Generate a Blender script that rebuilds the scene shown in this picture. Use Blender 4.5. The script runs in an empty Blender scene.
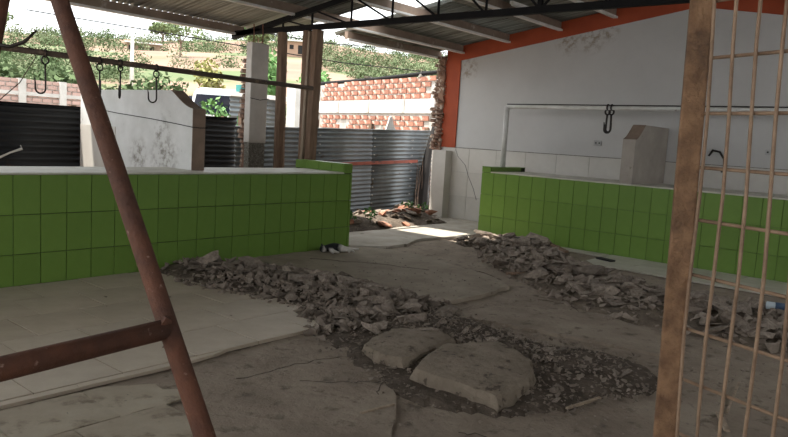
import bpy, bmesh, math, random
from mathutils import Vector, Matrix, noise
random.seed(7)
scn = bpy.context.scene
COL = scn.collection
PI = math.pi

# ------------------------------------------------------------------ camera
yaw, pit, rol = math.radians(39.826), math.radians(-6.621), math.radians(3.431)
fwd = Vector((math.cos(yaw)*math.cos(pit), math.sin(yaw)*math.cos(pit), math.sin(pit)))
rt0 = Vector((math.sin(yaw), -math.cos(yaw), 0)); up0 = rt0.cross(fwd)
rt = math.cos(rol)*rt0 + math.sin(rol)*up0
up = -math.sin(rol)*rt0 + math.cos(rol)*up0
cd = bpy.data.cameras.new('camera'); cam = bpy.data.objects.new('camera', cd); COL.objects.link(cam)
cam.matrix_world = Matrix(((rt.x, up.x, -fwd.x, 0), (rt.y, up.y, -fwd.y, 0), (rt.z, up.z, -fwd.z, 1.5), (0, 0, 0, 1)))
cd.sensor_width = 36; cd.lens = 703.5*36/788; cd.clip_start = .05; cd.clip_end = 600
scn.camera = cam

# ------------------------------------------------------------------ world, sun, exposure
w = bpy.data.worlds.new('world'); scn.world = w; w.use_nodes = True
nt = w.node_tree; bg = nt.nodes['Background']
bg.inputs['Color'].default_value = (.93, .97, 1.0, 1); bg.inputs['Strength'].default_value = 1.25
sd = bpy.data.lights.new('sun', 'SUN'); sun = bpy.data.objects.new('sun', sd); COL.objects.link(sun)
sd.energy = 5.0; sd.angle = math.radians(1.2); sd.color = (1, .95, .86)
sun_dir = Vector((.82, -.60, -3.25)).normalized()
sun.rotation_euler = sun_dir.to_track_quat('-Z', 'Y').to_euler()
sun.location = (4, 12, 12)
scn.view_settings.view_transform = 'Standard'; scn.view_settings.look = 'None'
scn.view_settings.gamma = 1; scn.view_settings.use_curve_mapping = False
scn.view_settings.exposure = 1.3

# ------------------------------------------------------------------ helpers
def lin(c):
    return tuple(((v/255)/12.92 if v/255 <= .04045 else ((v/255+.055)/1.055)**2.4) for v in c) + (1,)

def mat(name, c1, c2=None, scale=4, rough=.8, bump=0, bscale=30, metal=0, c3=None, s3=3, t3=.6, w3=.06, rnd=0, spec=.5, detail=6, coord='Object', stretch=None):
    """two-colour noise, optional third colour in patches, optional bump and per-object brightness"""
    m = bpy.data.materials.new(name); m.use_nodes = True
    N = m.node_tree.nodes; L = m.node_tree.links; b = N['Principled BSDF']
    b.inputs['Roughness'].default_value = rough; b.inputs['Metallic'].default_value = metal
    b.inputs['Specular IOR Level'].default_value = spec
    tc = N.new('ShaderNodeTexCoord'); src = tc.outputs[coord]
    if coord == 'World':
        pass
    if stretch:
        mp = N.new('ShaderNodeMapping'); L.new(src, mp.inputs['Vector']); mp.inputs['Scale'].default_value = stretch; src = mp.outputs['Vector']
    def nz(s, d=detail):
        n = N.new('ShaderNodeTexNoise'); n.inputs['Scale'].default_value = s; n.inputs['Detail'].default_value = d
        n.inputs['Roughness'].default_value = .62
        L.new(src, n.inputs['Vector']); return n
    c2 = c2 or c1
    mx = N.new('ShaderNodeMix'); mx.data_type = 'RGBA'
    mx.inputs[6].default_value = lin(c1); mx.inputs[7].default_value = lin(c2)
    r = N.new('ShaderNodeValToRGB'); r.color_ramp.elements[0].position = .35; r.color_ramp.elements[1].position = .65
    L.new(nz(scale).outputs['Fac'], r.inputs['Fac']); L.new(r.outputs['Color'], mx.inputs[0])
    out = mx.outputs[2]
    if c3:
        m3 = N.new('ShaderNodeMix'); m3.data_type = 'RGBA'; m3.inputs[7].default_value = lin(c3)
        r3 = N.new('ShaderNodeValToRGB'); r3.color_ramp.elements[0].position = t3; r3.color_ramp.elements[1].position = t3+w3
        L.new(nz(s3, 8).outputs['Fac'], r3.inputs['Fac']); L.new(r3.outputs['Color'], m3.inputs[0]); L.new(out, m3.inputs[6]); out = m3.outputs[2]
    if rnd:
        oi = N.new('ShaderNodeObjectInfo'); mr = N.new('ShaderNodeMapRange')
        mr.inputs['To Min'].default_value = 1-rnd; mr.inputs['To Max'].default_value = 1+rnd
        L.new(oi.outputs['Random'], mr.inputs['Value'])
        hs = N.new('ShaderNodeHueSaturation'); L.new(mr.outputs['Result'], hs.inputs['Value']); L.new(out, hs.inputs['Color']); out = hs.outputs['Color']
    L.new(out, b.inputs['Base Color'])
    if bump:
        bp = N.new('ShaderNodeBump'); bp.inputs['Strength'].default_value = bump; bp.inputs['Distance'].default_value = .02
        L.new(nz(bscale, 8).outputs['Fac'], bp.inputs['Height']); L.new(bp.outputs['Normal'], b.inputs['Normal'])
    return m

class G:
    """collects shapes and links them as one mesh object"""
    def __init__(s): s.v = []; s.f = []
    def add(s, vs, fs):
        o = len(s.v); s.v += [tuple(p) for p in vs]; s.f += [tuple(i+o for i in f) for f in fs]; return s
    def box(s, a, b):
        x0, y0, z0 = a; x1, y1, z1 = b
        return s.add([(x0,y0,z0),(x1,y0,z0),(x1,y1,z0),(x0,y1,z0),(x0,y0,z1),(x1,y0,z1),(x1,y1,z1),(x0,y1,z1)],
                     [(3,2,1,0),(4,5,6,7),(0,1,5,4),(1,2,6,5),(2,3,7,6),(3,0,4,7)])
    def bar(s, a, b, w, h, upv=(0,0,1)):
        """rectangular bar from a to b"""
        a = Vector(a); b = Vector(b); d = (b-a).normalized(); u = Vector(upv)
        if abs(d.dot(u)) > .98: u = Vector((1,0,0))
        sx = d.cross(u).normalized(); sz = sx.cross(d)
        vs = [p+sx*i*w/2+sz*j*h/2 for p in (a, b) for i, j in ((-1,-1),(1,-1),(1,1),(-1,1))]
        return s.add(vs, [(0,1,2,3),(7,6,5,4),(0,4,5,1),(1,5,6,2),(2,6,7,3),(3,7,4,0)])
    def tube(s, pts, r, n=8, caps=True):
        pts = [Vector(p) for p in pts]; rr = r if isinstance(r, (list, tuple)) else [r]*len(pts)
        o = len(s.v); ref = None
        for i, p in enumerate(pts):
            d = (pts[min(i+1, len(pts)-1)]-pts[max(i-1, 0)]).normalized()
            if ref is None: ref = Vector((0,0,1)) if abs(d.z) < .9 else Vector((1,0,0))
            a = d.cross(ref).normalized(); b = a.cross(d).normalized(); ref = b
            for k in range(n):
                t = 2*PI*k/n; q = p+(a*math.cos(t)+b*math.sin(t))*rr[i]; s.v.append(tuple(q))
        for i in range(len(pts)-1):
            for k in range(n):
                k2 = (k+1) % n; s.f.append((o+i*n+k, o+i*n+k2, o+(i+1)*n+k2, o+(i+1)*n+k))
        if caps:
            s.f.append(tuple(o+k for k in reversed(range(n)))); e = o+(len(pts)-1)*n; s.f.append(tuple(e+k for k in range(n)))
        return s
    def prism(s, poly, axis, lo, hi):
        """extrude a 2-D polygon along axis 0/1/2; poly holds the other two coords in order"""
        def p3(p, t):
            q = list(p); q.insert(axis, t); return tuple(q)
        n = len(poly)
        return s.add([p3(p, lo) for p in poly]+[p3(p, hi) for p in poly],
                     [tuple(range(n))[::-1], tuple(range(n, 2*n))]+[(i, (i+1) % n, n+(i+1) % n, n+i) for i in range(n)])
    def mesh(s, name, m, smooth=False, fix=True):
        me = bpy.data.meshes.new(name); me.from_pydata(s.v, [], s.f); me.update()
        if fix:
            bm = bmesh.new(); bm.from_mesh(me); bmesh.ops.recalc_face_normals(bm, faces=bm.faces); bm.to_mesh(me); bm.free()
        if smooth:
            me.polygons.foreach_set('use_smooth', [True]*len(me.polygons))
        for k in (m if isinstance(m, (list, tuple)) else [m]): me.materials.append(k)
        return me
    def obj(s, name, m, parent=None, smooth=False, bevel=0, fix=True):
        o = bpy.data.objects.new(name, s.mesh(name, m, smooth, fix)); COL.objects.link(o)
        if parent: o.parent = parent
        if bevel:
            b = o.modifiers.new('bevel', 'BEVEL'); b.width = bevel; b.segments = 2; b.limit_method = 'ANGLE'
        return o

def tag(o, label, cat, group=None, kind=None):
    o['label'] = label; o['category'] = cat
    if group: o['group'] = group
    if kind: o['kind'] = kind
    return o
def struct(o, label, cat):
    return tag(o, label, cat, kind='structure')
def empty(name, loc, label, cat, group=None, kind=None):
    o = bpy.data.objects.new(name, None); COL.objects.link(o); o.location = loc; o.empty_display_size = .1
    tag(o, label, cat, group, kind); return o
def rebase(root):
    """children built in world coordinates keep their place under a located empty"""
    inv = Matrix.Translation(root.location).inverted()
    for c in root.children: c.matrix_parent_inverse = inv
def inst(name, me, parent, M):
    o = bpy.data.objects.new(name, me); COL.objects.link(o)
    if parent: o.parent = parent
    o.matrix_local = M
    return o
def T(x, y, z): return Matrix.Translation((x, y, z))
def smooth_profile(pts, n=3):
    return pts
def corrugated(L, H, pitch=.076, amp=.011, seg=6, th=.0015):
    """corrugations repeat along u (0..L), run along v (0..H); returns G in (u, depth, v)"""
    g = G(); n = int(L/pitch*seg); vs = []; fs = []
    for side in (0, 1):
        for i in range(n+1):
            u = L*i/n; d = amp*math.cos(2*PI*u/pitch)+(th if side else -th)
            vs += [(u, d, 0), (u, d, H)]
    k = 2*(n+1)
    for i in range(n):
        a = 2*i; fs += [(a, a+1, a+3, a+2), (k+a, k+a+2, k+a+3, k+a+1), (a, a+2, k+a+2, k+a), (a+1, k+a+1, k+a+3, a+3)]
    fs += [(0, k, k+1, 1), (2*n, 2*n+1, k+2*n+1, k+2*n)]
    return g.add(vs, fs)
def shard(seed, dims, n=11):
    r = random.Random(seed); bm = bmesh.new()
    for i in range(n):
        p = Vector((r.uniform(-1, 1), r.uniform(-1, 1), r.uniform(-1, 1)))
        m = max(abs(p.x), abs(p.y), abs(p.z)); p /= m**.75
        bm.verts.new((p.x*dims[0]/2, p.y*dims[1]/2, p.z*dims[2]/2))
    bmesh.ops.convex_hull(bm, input=bm.verts)
    bmesh.ops.delete(bm, geom=[v for v in bm.verts if not v.link_faces], context='VERTS')
    vs = [tuple(v.co) for v in bm.verts]; bm.verts.index_update(); fs = [tuple(v.index for v in f.verts) for f in bm.faces]; bm.free()
    return vs, fs

# ------------------------------------------------------------------ materials
M = {}
M['dirt'] = mat('dirt_floor', (152,139,124), (130,117,104), 2.3, .95, 1.0, 18, c3=(104,93,82), s3=8, t3=.56, w3=.12, spec=.15)
M['screed'] = mat('dusty_screed', (154,142,126), (132,120,106), 2.4, .92, .4, 22, c3=(116,104,92), s3=14, t3=.62, spec=.2)
M['slab_far'] = mat('pale_screed', (176,168,156), (150,142,130), 2.4, .92, .25, 22, c3=(110,102,90), s3=5, t3=.62, spec=.2)
M['floor_tile'] = mat('dusty_floor_tile', (180,167,149), (160,147,130), 2.2, .6, .08, 50, c3=(104,94,80), s3=7, t3=.66, rnd=.05, spec=.35)
M['white_tile'] = mat('pale_floor_tile', (186,181,169), (165,158,144), 3, .55, .05, 40, c3=(135,125,110), s3=6, t3=.66, rnd=.03)
M['green'] = mat('green_glazed_tile', (108,138,62), (100,129,56), 3, .42, .04, 30, c3=(90,118,54), s3=9, t3=.68, rnd=.05, spec=.22)
M['grout'] = mat('dark_green_grout', (38,50,24), (30,40,20), 6, .9)
M['grout_light'] = mat('green_grout', (96,121,56), (90,113,52), 6, .9)
M['cream'] = mat('cream_worktop', (200,197,184), (178,174,160), 5, .6, .1, 40, c3=(130,124,110), s3=8, t3=.66)
M['divider'] = mat('whitewashed_plaster', (206,205,202), (190,189,185), 3, .9, .15, 40, c3=(120,116,108), s3=6, t3=.66, w3=.1)
M['divider_edge'] = mat('worn_plaster_edge', (140,120,104), (120,102,88), 6, .9, .2, 40)
M['wall_white'] = mat('white_wall_paint', (194,191,188), (184,181,178), .8, .9, .05, 30, c3=(150,140,130), s3=1.3, t3=.74, w3=.08)
M['wains'] = mat('cream_wall_tile', (202,196,188), (189,183,174), 2, .5, .03, 30, c3=(160,150,140), s3=5, t3=.7, rnd=.03)
M['orange'] = mat('orange_paint', (166,72,36), (150,62,30), 2, .75, .08, 40, c3=(124,52,30), s3=4, t3=.66)
M['mould'] = mat('mould_stain', (150,140,128), (104,92,80), 12, .95, c3=(190,185,180), s3=14, t3=.55)
M['roof'] = mat('galvanised_roof', (158,160,154), (112,113,108), 1.2, .55, 0, metal=.3, c3=(84,76,68), s3=1.6, t3=.58, rnd=.1, stretch=(22,22,.7))
M['purlin'] = mat('dusty_purlin', (148,128,112), (122,103,89), 3, .8, .1, 30, c3=(172,160,148), s3=5, t3=.62)
M['lip'] = mat('pale_purlin_lip', (225,222,218), (205,198,190), 5, .6)
M['black_steel'] = mat('black_steel', (14,13,14), (22,20,20), 8, .75, spec=.2)
M['rust'] = mat('rusted_pipe', (110,70,51), (80,52,40), 9, .75, .4, 60, c3=(150,124,110), s3=40, t3=.64, w3=.08, metal=.15)
M['rust_post'] = mat('rusted_post', (152,118,88), (112,84,62), 18, .85, .8, 50, c3=(66,52,44), s3=3.2, t3=.54, w3=.1, metal=.05)
M['rust_rod'] = mat('rusted_rod', (160,134,110), (124,100,80), 14, .75, .2, 80, metal=.1)
M['rail'] = mat('dark_pipe', (98,82,70), (74,62,55), 8, .7, metal=.2, c3=(124,104,88), s3=10, t3=.58)
M['hook'] = mat('dark_hook_iron', (40,37,36), (58,50,45), 10, .5, metal=.6)
M['white_pipe'] = mat('white_painted_pipe', (206,204,200), (188,184,178), 6, .5, c3=(110,100,92), s3=9, t3=.66)
M['fence'] = mat('weathered_galvanised_sheet', (124,130,132), (98,103,106), 2, .5, 0, metal=.45, c3=(90,80,70), s3=3, t3=.64, rnd=.08)
M['fence_dark'] = mat('dark_grey_sheet', (38,40,43), (28,30,33), 2.5, .55, 0, metal=.2, c3=(52,40,36), s3=2.5, t3=.62)  # one dark grey-black tone for the whole left screen
M['red_rail'] = mat('faded_red_rail', (158,86,70), (132,72,60), 6, .8, c3=(90,60,52), s3=9, t3=.58)
M['column'] = mat('grey_plaster_column', (206,199,191), (190,183,175), 4, .9, .1, 30)
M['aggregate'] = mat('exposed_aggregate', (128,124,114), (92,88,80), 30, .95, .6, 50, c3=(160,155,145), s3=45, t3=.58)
M['wood'] = mat('weathered_timber', (134,108,88), (104,82,66), 5, .9, .3, 30, stretch=(6,6,.7))
M['wood_light'] = mat('bleached_timber', (168,150,130), (138,120,102), 5, .9, .3, 30, stretch=(6,6,.7))
M['brick'] = mat('orange_brick', (160,108,88), (136,90,74), 6, .95, .3, 40, c3=(200,176,160), s3=6, t3=.54, w3=.12, rnd=.16)
M['brick_pink'] = mat('pinkish_brick', (190,160,150), (172,144,134), 5, .95, .2, 30, rnd=.1)
M['mortar'] = mat('pale_mortar', (184,178,170), (164,157,148), 6, .95, .2, 30)
M['white_plaster'] = mat('white_plaster', (200,198,193), (180,177,171), 3, .9, .15, 25, c3=(150,145,138), s3=6, t3=.68)
M['rubble'] = mat('concrete_rubble', (152,139,127), (112,101,91), 7, .95, .4, 40, c3=(88,78,70), s3=9, t3=.62, rnd=.28, spec=.15)
M['rubble_red'] = mat('clay_rubble', (158,104,82), (174,128,106), 6, .95, .3, 40, rnd=.15)
M['fines'] = mat('rubble_soil', (104,93,83), (76,68,60), 9, 1, .8, 40, c3=(130,118,106), s3=22, t3=.58, spec=.1)
M['fines_pale'] = mat('pale_rubble_soil', (126,114,101), (98,88,78), 9, 1, .8, 40, c3=(84,75,66), s3=20, t3=.6, spec=.1)
M['slab'] = mat('old_concrete_slab', (142,130,115), (120,108,95), 6, .95, 1.0, 24, c3=(92,82,72), s3=12, t3=.58, spec=.15)
M['soil'] = mat('hill_soil', (136,114,100), (118,98,86), .12, 1, 0, c3=(90,100,72), s3=.07, t3=.5, w3=.08, spec=.1)
M['leaf1'] = mat('scrub_leaves', (84,100,68), (66,80,52), .5, .9, spec=.2, rnd=.1)
M['leaf2'] = mat('pale_scrub_leaves', (108,116,88), (90,98,72), .5, .9, spec=.2, rnd=.1)
M['leaf_tree'] = mat('feathery_leaves', (122,136,98), (100,114,78), .5, .9, spec=.2)
M['leaf3'] = mat('bright_leaves', (104,142,84), (82,116,64), 2, .8, spec=.3)
M['leaf_yellow'] = mat('yellow_green_leaves', (146,144,84), (124,122,70), 2, .8)
M['bark'] = mat('grey_bark', (120,104,88), (98,84,70), 6, .95)
M['dark'] = mat('dark_opening', (38,34,32), (30,27,26), 3, .9)
M['house'] = mat('pale_house_wall', (150,130,112), (136,118,100), 1, .9)
M['house_pink'] = mat('pink_house_wall', (168,136,116), (152,122,104), 1, .9)
M['white_car'] = mat('white_car_paint', (230,232,234), (222,224,228), 2, .3)
M['glass_dark'] = mat('tinted_glass', (34,38,52), (28,30,44), 2, .1)
M['rubber'] = mat('black_rubber', (26,26,26), (34,33,32), 4, .8)
M['teal'] = mat('teal_paint', (60,140,136), (50,124,122), 3, .6)
M['concrete_pole'] = mat('pale_concrete', (216,214,208), (200,198,192), 2, .9)
M['plastic_grey'] = mat('grey_plastic', (178,176,174), (166,164,162), 6, .5)

# ------------------------------------------------------------------ heaps (used by the floor and by the rubble)
HL = [(4.2,6.1,.42,.10),(4.4,5.4,.6,.10),(4.6,4.7,.58,.085),(4.55,3.9,.58,.07),(4.2,3.2,.72,.055),(3.95,2.5,.85,.045),(4.45,1.95,.5,.03)]
HR = [(8.75,5.6,.32,.05),(8.75,4.95,.55,.13),(7.85,4.15,.6,.085),(7.1,3.1,.62,.09),(6.75,2.35,.72,.10),(6.85,1.55,.75,.10),(7.1,.8,.75,.10)]
def heap_h(P, x, y):
    best = 0
    for (x0,y0,w0,h0),(x1,y1,w1,h1) in zip(P, P[1:]):
        dx, dy = x1-x0, y1-y0; t = max(0, min(1, ((x-x0)*dx+(y-y0)*dy)/(dx*dx+dy*dy)))
        d = math.hypot(x-x0-t*dx, y-y0-t*dy); ww = w0+(w1-w0)*t; hh = h0+(h1-h0)*t
        if d < ww: best = max(best, hh*(1-(d/ww)**2)**.8)
    return best

# ------------------------------------------------------------------ floor
def fbm(x, y, s=1, o=4):
    return noise.fractal(Vector((x*s, y*s, 3.1)), 1.0, 2.0, o)
g = G(); nx, ny = 260, 186; x0, x1, y0, y1 = -3, 11, -1.4, 8.55
for j in range(ny+1):
    for i in range(nx+1):
        x = x0+(x1-x0)*i/nx; y = y0+(y1-y0)*j/ny
        g.v.append((x, y, -.010+.008*fbm(x, y, 1.3)+.006*fbm(x, y, 7)+.004*fbm(x, y, 19)))
for j in range(ny):
    for i in range(nx):
        a = j*(nx+1)+i; g.f.append((a, a+1, a+nx+2, a+nx+1))
floor = struct(g.obj('floor', M['dirt'], smooth=True, fix=False), 'dusty broken-up concrete and tile floor of the market hall', 'floor')

def jag(poly, step=.12, amp=.03, seed=1):
    r = random.Random(seed); out = []
    for (a, b), (c, d) in zip(poly, poly[1:]+poly[:1]):
        n = max(1, int(math.hypot(c-a, d-b)/step))
        for k in range(n):
            t = k/n; out.append((a+(c-a)*t+r.uniform(-amp, amp), b+(d-b)*t+r.uniform(-amp, amp)))
    return out
sl = G().prism(jag([(4.9,6.32),(6.72,6.32),(7.0,5.85),(6.98,5.3),(6.82,4.7),(6.6,4.0),(6.3,3.66),(5.7,3.6),(5.15,3.66),(4.7,4.2),(4.6,5.2)], .1, .02, 3), 2, -.03, .03).obj('screed_slab', M['screed'], floor)
sl = G().prism(jag([(6.75,6.36),(7.2,6.06),(7.6,6.08),(8.1,6.28),(8.6,6.25),(9.0,6.0),(9.58,5.95),(9.58,6.3),(10.98,6.3),(10.98,7.95),(10.7,7.85),(10.2,7.25),(9.1,7.3),(8.4,7.22),(6.75,7.3)], .15, .015, 5), 2, -.03, .028).obj('screed_slab', M['slab_far'], floor)
G().prism(jag([(4.75,3.45),(5.6,3.3),(6.1,2.5),(5.7,1.7),(5.25,1.7),(5.1,2.5),(5.0,3.0)], .12, .03, 9), 2, -.03, .012).obj('screed_slab', M['dirt'], floor)
G().prism(jag([(2.05,2.9),(2.9,3.42),(3.6,3.3),(3.1,2.5),(2.6,2.1),(2.0,2.0),(1.6,2.4)], .12, .03, 11), 2, -.03, .012).obj('screed_slab', M['dirt'], floor)

def tile_mesh(name, a, b, th, m, bev=.0015):
    g = G().add([(0,0,0),(a,0,0),(a,b,0),(0,b,0),(0,0,th-bev),(a,0,th-bev),(a,b,th-bev),(0,b,th-bev),(bev,bev,th),(a-bev,bev,th),(a-bev,b-bev,th),(bev,b-bev,th)],
                [(3,2,1,0),(0,1,5,4),(1,2,6,5),(2,3,7,6),(3,0,4,7),(4,5,9,8),(5,6,10,9),(6,7,11,10),(7,4,8,11),(8,9,10,11)])
    return g.mesh(name, m)
# raised field of half-metre tiles in front of the left counter, laid in broken bond
tm = tile_mesh('floor_tile', .503, .503, .024, M['floor_tile'])
rows = [(3.765, 0.52), (4.275, .22), (4.785, .47), (5.295, .20), (5.805, .45)]
rr = random.Random(5)
for y, off in rows:
    x = off-2.5+.0
    while x < 3.9:
        lim = 3.85 if y < 4 else 4.15
        if x+.506 < lim+.1 and x > -1.5:
            inst('floor_tile', tm, floor, T(x, y, -.003+rr.uniform(-.0012, .0012)) @ Matrix.Rotation(rr.uniform(-.002, .002), 4, 'X'))
        elif x < lim and x > -1.5:
            a = lim-x
            if a > .12:
                q = G().prism(jag([(0,0),(a,0),(a-.06,.25),(a+.03,.506),(0,.506)], .15, .008, int(x*100)), 2, 0, .022)
                o = q.obj('floor_tile', M['floor_tile'], floor); o.location = (x, y, -.003)
        x += .51
G().box((-1.6,3.77,-.02), (3.72,6.33,.0165)).obj('grout_bed', M['fines'], floor)
# cut filler strip along the step, then the lower tiles
x = -.6
while x < 2.5:
    o = G().prism([(0,.01),(.6,.003),(.6,.062),(0,.062)] if x < 1.9 else [(0,.0),(.32,.03),(.42,.062),(0,.062)], 2, 0, .02).obj('filler_tile', M['floor_tile'], floor)
    o.location = (x, 3.696, -.003); x += .603
M['dirty_tile'] = mat('dirty_floor_tile', (164,153,135), (140,128,111), 2.2, .75, .2, 40, c3=(112,100,86), s3=5, t3=.52, w3=.12, rnd=.05, spec=.25)
tm2 = tile_mesh('lower_floor_tile', .493, .437, .010, M['dirty_tile'])
for j, off in ((0, .292), (1, .04), (2, .292)):
    for k in range(-2, 4):
        x = off+.5*k; y = 3.215-.447*j
        if x+.5 > 2.3-(.25 if j else 0): continue
        if j == 0 and k == 3:
            o = G().prism(jag([(0,0),(.36,0),(.44,.12),(.34,.2),(.36,.3),(.2,.37),(.16,.44),(0,.44)], .1, .015, 31), 2, 0, .010).obj('lower_floor_tile', M['dirty_tile'], floor)
            o.location = (x, y, -.001); continue
        inst('lower_floor_tile', tm2, floor, T(x, y, .001))
for ck, pts in enumerate(([(2.53,3.26),(3.0,3.24),(3.37,3.14),(3.5,3.13)],[(3.54,3.08),(3.38,2.85),(3.14,2.64),(2.99,2.55)],[(6.95,5.2),(6.9,4.9),(6.85,4.3),(6.6,3.9)],[(2.82,3.0),(3.0,2.8),(3.2,2.65)],[(2.95,1.95),(3.0,1.75),(2.9,1.6)],[(5.6,5.9),(6.1,5.2),(6.3,4.6)],[(5.9,2.6),(6.2,2.9),(6.1,3.3)])):
    rk = random.Random(ck); pp = []
    for (xa, ya), (xb, yb) in zip(pts, pts[1:]):
        for t in range(6): pp.append((xa+(xb-xa)*t/6+rk.uniform(-.025,.025), ya+(yb-ya)*t/6+rk.uniform(-.025,.025), .031 if ck == 5 else (.013 if ck < 2 or ck == 3 else .003)))
    G().tube(pp, .0032, 4).obj('crack', M['fines'], floor)
# pale tiles left along the foot of the right counter
tm3 = tile_mesh('pale_floor_tile', .5, .6, .02, M['white_tile'])
for k in range(9):
    for i in range(2):
        y = 3.35-.606*k+.0; x = 9.10-.506*i+.0
        if y < -1.3: continue
        if y < 3.4: inst('pale_floor_tile', tm3, floor, T(x, y, -.002+rr.uniform(0, .002)))
for k in range(5):
    inst('pale_floor_tile', tile_mesh('pale_floor_tile', .22, .55, .02, M['white_tile']) if k == 0 else bpy.data.meshes['pale_floor_tile.001'], floor, T(9.38, 3.98+.555*k, -.002))

# ------------------------------------------------------------------ roof
ZU = lambda y: 3.26+.162*(7.74-y) if y >= 3.55 else 3.26+.162*(7.74-3.55)-.165*(3.55-y)
roof = empty('roof', (0, 3.55, 3.94), 'corrugated metal gable roof on pale purlins over the hall', 'roof', kind='structure')
sheet_cache = {}
def roof_sheet(x, ya, yb):
    za, zb = ZU(ya), ZU(yb); L = math.hypot(yb-ya, zb-za)
    key = round(L, 3)
    if key not in sheet_cache:
        sheet_cache[key] = corrugated(.90, L, .09, .027).mesh('roof_sheet', M['roof'], smooth=True)
    ang = math.atan2(zb-za, yb-ya)
    # local (u, depth, v): u->X, v->slope, depth->normal
    v = Vector((0, math.cos(ang), math.sin(ang))); n = Vector((0, -v.z, v.y)) if v.y > 0 else Vector((0, v.z, -v.y))
    Mx = Matrix(((1, n.x, v.x, x), (0, n.y, v.y, ya), (0, n.z, v.z, za+.032), (0, 0, 0, 1)))
    o = bpy.data.objects.new('roof_sheet', sheet_cache[key]); COL.objects.link(o); o.parent = roof
    o.matrix_parent_inverse = Matrix.Translation(roof.location).inverted(); o.matrix_basis = Mx
XS = [6.855-.855*k for k in range(12)]   # left of the missing sheet: ends at about 7.75
for x in XS:
    roof_sheet(x, 9.15, 6.1); roof_sheet(x, 6.25, 3.5)
    roof_sheet(x, -1.5, 1.1); roof_sheet(x, .98, 3.6)
roof_sheet(7.67, 5.9, 3.5)
for x in (7.66,):
    roof_sheet(x, -1.5, 1.1); roof_sheet(x, .98, 3.6)
for k in range(3):
    x = 8.49+.842*k
    roof_sheet(x, 8.62, 6.1); roof_sheet(x, 6.25, 3.5); roof_sheet(x, -1.5, 1.1); roof_sheet(x, .98, 3.6)
def purlin(y, xa, xb, h=.13):
    z = ZU(y)-.004
    p = G().bar((xa, y, z-h/2), (xb, y, z-h/2), .07, h).obj('purlin', M['purlin'], roof)
    q = G().bar((xa, y-.03, z-h-.006), (xb, y-.03, z-h-.006), .075, .03).obj('purlin_lip', M['lip'], roof)
for y in (7.74, 6.77, 5.78, 4.84, 3.9, 3.2, 2.25, 1.3, .35, -.6):
    purlin(y, -2.9, 10.96)
purlin(9.07, -2.9, 6.95, .12); purlin(8.3, 8.45, 11.05, .12)
G().box((-2.95, 3.5, 3.955), (10.98, 3.6, 3.985)).obj('ridge_cap', M['roof'], roof)
rebase(roof)
for c in roof.children: c.matrix_parent_inverse = Matrix.Translation(roof.location).inverted()

# truss
tr = empty('roof_truss', (6.8, 3.55, 2.9), 'thin black steel truss spanning the hall under the roof', 'roof truss', kind='structure')
XT = 6.8; ZB = 2.925
TZ = lambda y: ZU(y)-.17
G().bar((XT, 9.1, ZB), (XT, -1.4, ZB), .06, .075).obj('bottom_chord', M['black_steel'], tr)
G().bar((XT, 9.1, TZ(9.1)), (XT, 3.55, TZ(3.55)), .06, .075).obj('top_chord', M['black_steel'], tr)
G().bar((XT, 3.55, TZ(3.55)), (XT, -1.4, TZ(-1.4)), .06, .075).obj('top_chord', M['black_steel'], tr)
ws = [7.95, 7.345, 6.60, 5.895, 5.18, 4.51, 3.83, 3.1, 2.4, 1.7, 1.0, .3, -.4]
for i, y in enumerate(ws):
    r = .022 if abs(y-3.83) > .1 else .05
    G().bar((XT, y, ZB), (XT, y, TZ(y)), r, r).obj('web_strut', M['black_steel'], tr)
    if i+1 < len(ws):
        y2 = ws[i+1]
        a, b = (y-.02, y2) if y > 3.6 else (y2, y)
        if y <= 3.83: a, b = y2, y
        G().bar((XT, a, TZ(a)), (XT, b, ZB), .022, .022).obj('web_diagonal', M['black_steel'], tr)
rebase(tr)

# ------------------------------------------------------------------ gable wall on the right (plane X = 11)
WX = 11.0
wall = struct(G().prism([(-1.5,0),(8.1,0),(8.1,ZU(8.1)),(3.55,ZU(3.55)),(-1.5,ZU(-1.5))], 0, WX, WX+.18).obj('wall_right', M['wall_white']),
              'white plastered gable wall with cream tiled lower half', 'wall')
def band(ya, yb):
    z0, z1 = ZU(ya), ZU(yb)
    return G().prism([(ya, z0-.27), (yb, z1-.27), (yb, z1-.005), (ya, z0-.005)], 0, WX-.022, WX+.01)
band(8.08, 3.55).obj('orange_band', M['orange'], wall); band(3.55, -1.5).obj('orange_band', M['orange'], wall)
G().box((WX-.024, 7.76, 1.365), (WX+.02, 8.1, ZU(7.76)-.27)).obj('orange_pilaster', M['orange'], wall)
# cream wall tiles below the orange pilaster
wt = tile_mesh('wall_tile', .594, .452, .012, M['wains'], .003)
R_wt = Matrix(((0, 0, -1, 0), (-1, 0, 0, 0), (0, 1, 0, 0), (0, 0, 0, 1)))
for j in range(3):
    for k in range(16):
        y = 8.03-.597*k
        if y-.594 < -1.5: continue
        inst('wall_tile', wt, wall, T(WX+.002, y, .005+.455*j) @ R_wt)
G().box((10.984,-1.45,1.362), (11.0,8.0,1.372)).obj('tile_edge_shadow', M['aggregate'], wall)  # thin dark strip drawn as the shadow line along the tile tops
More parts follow.
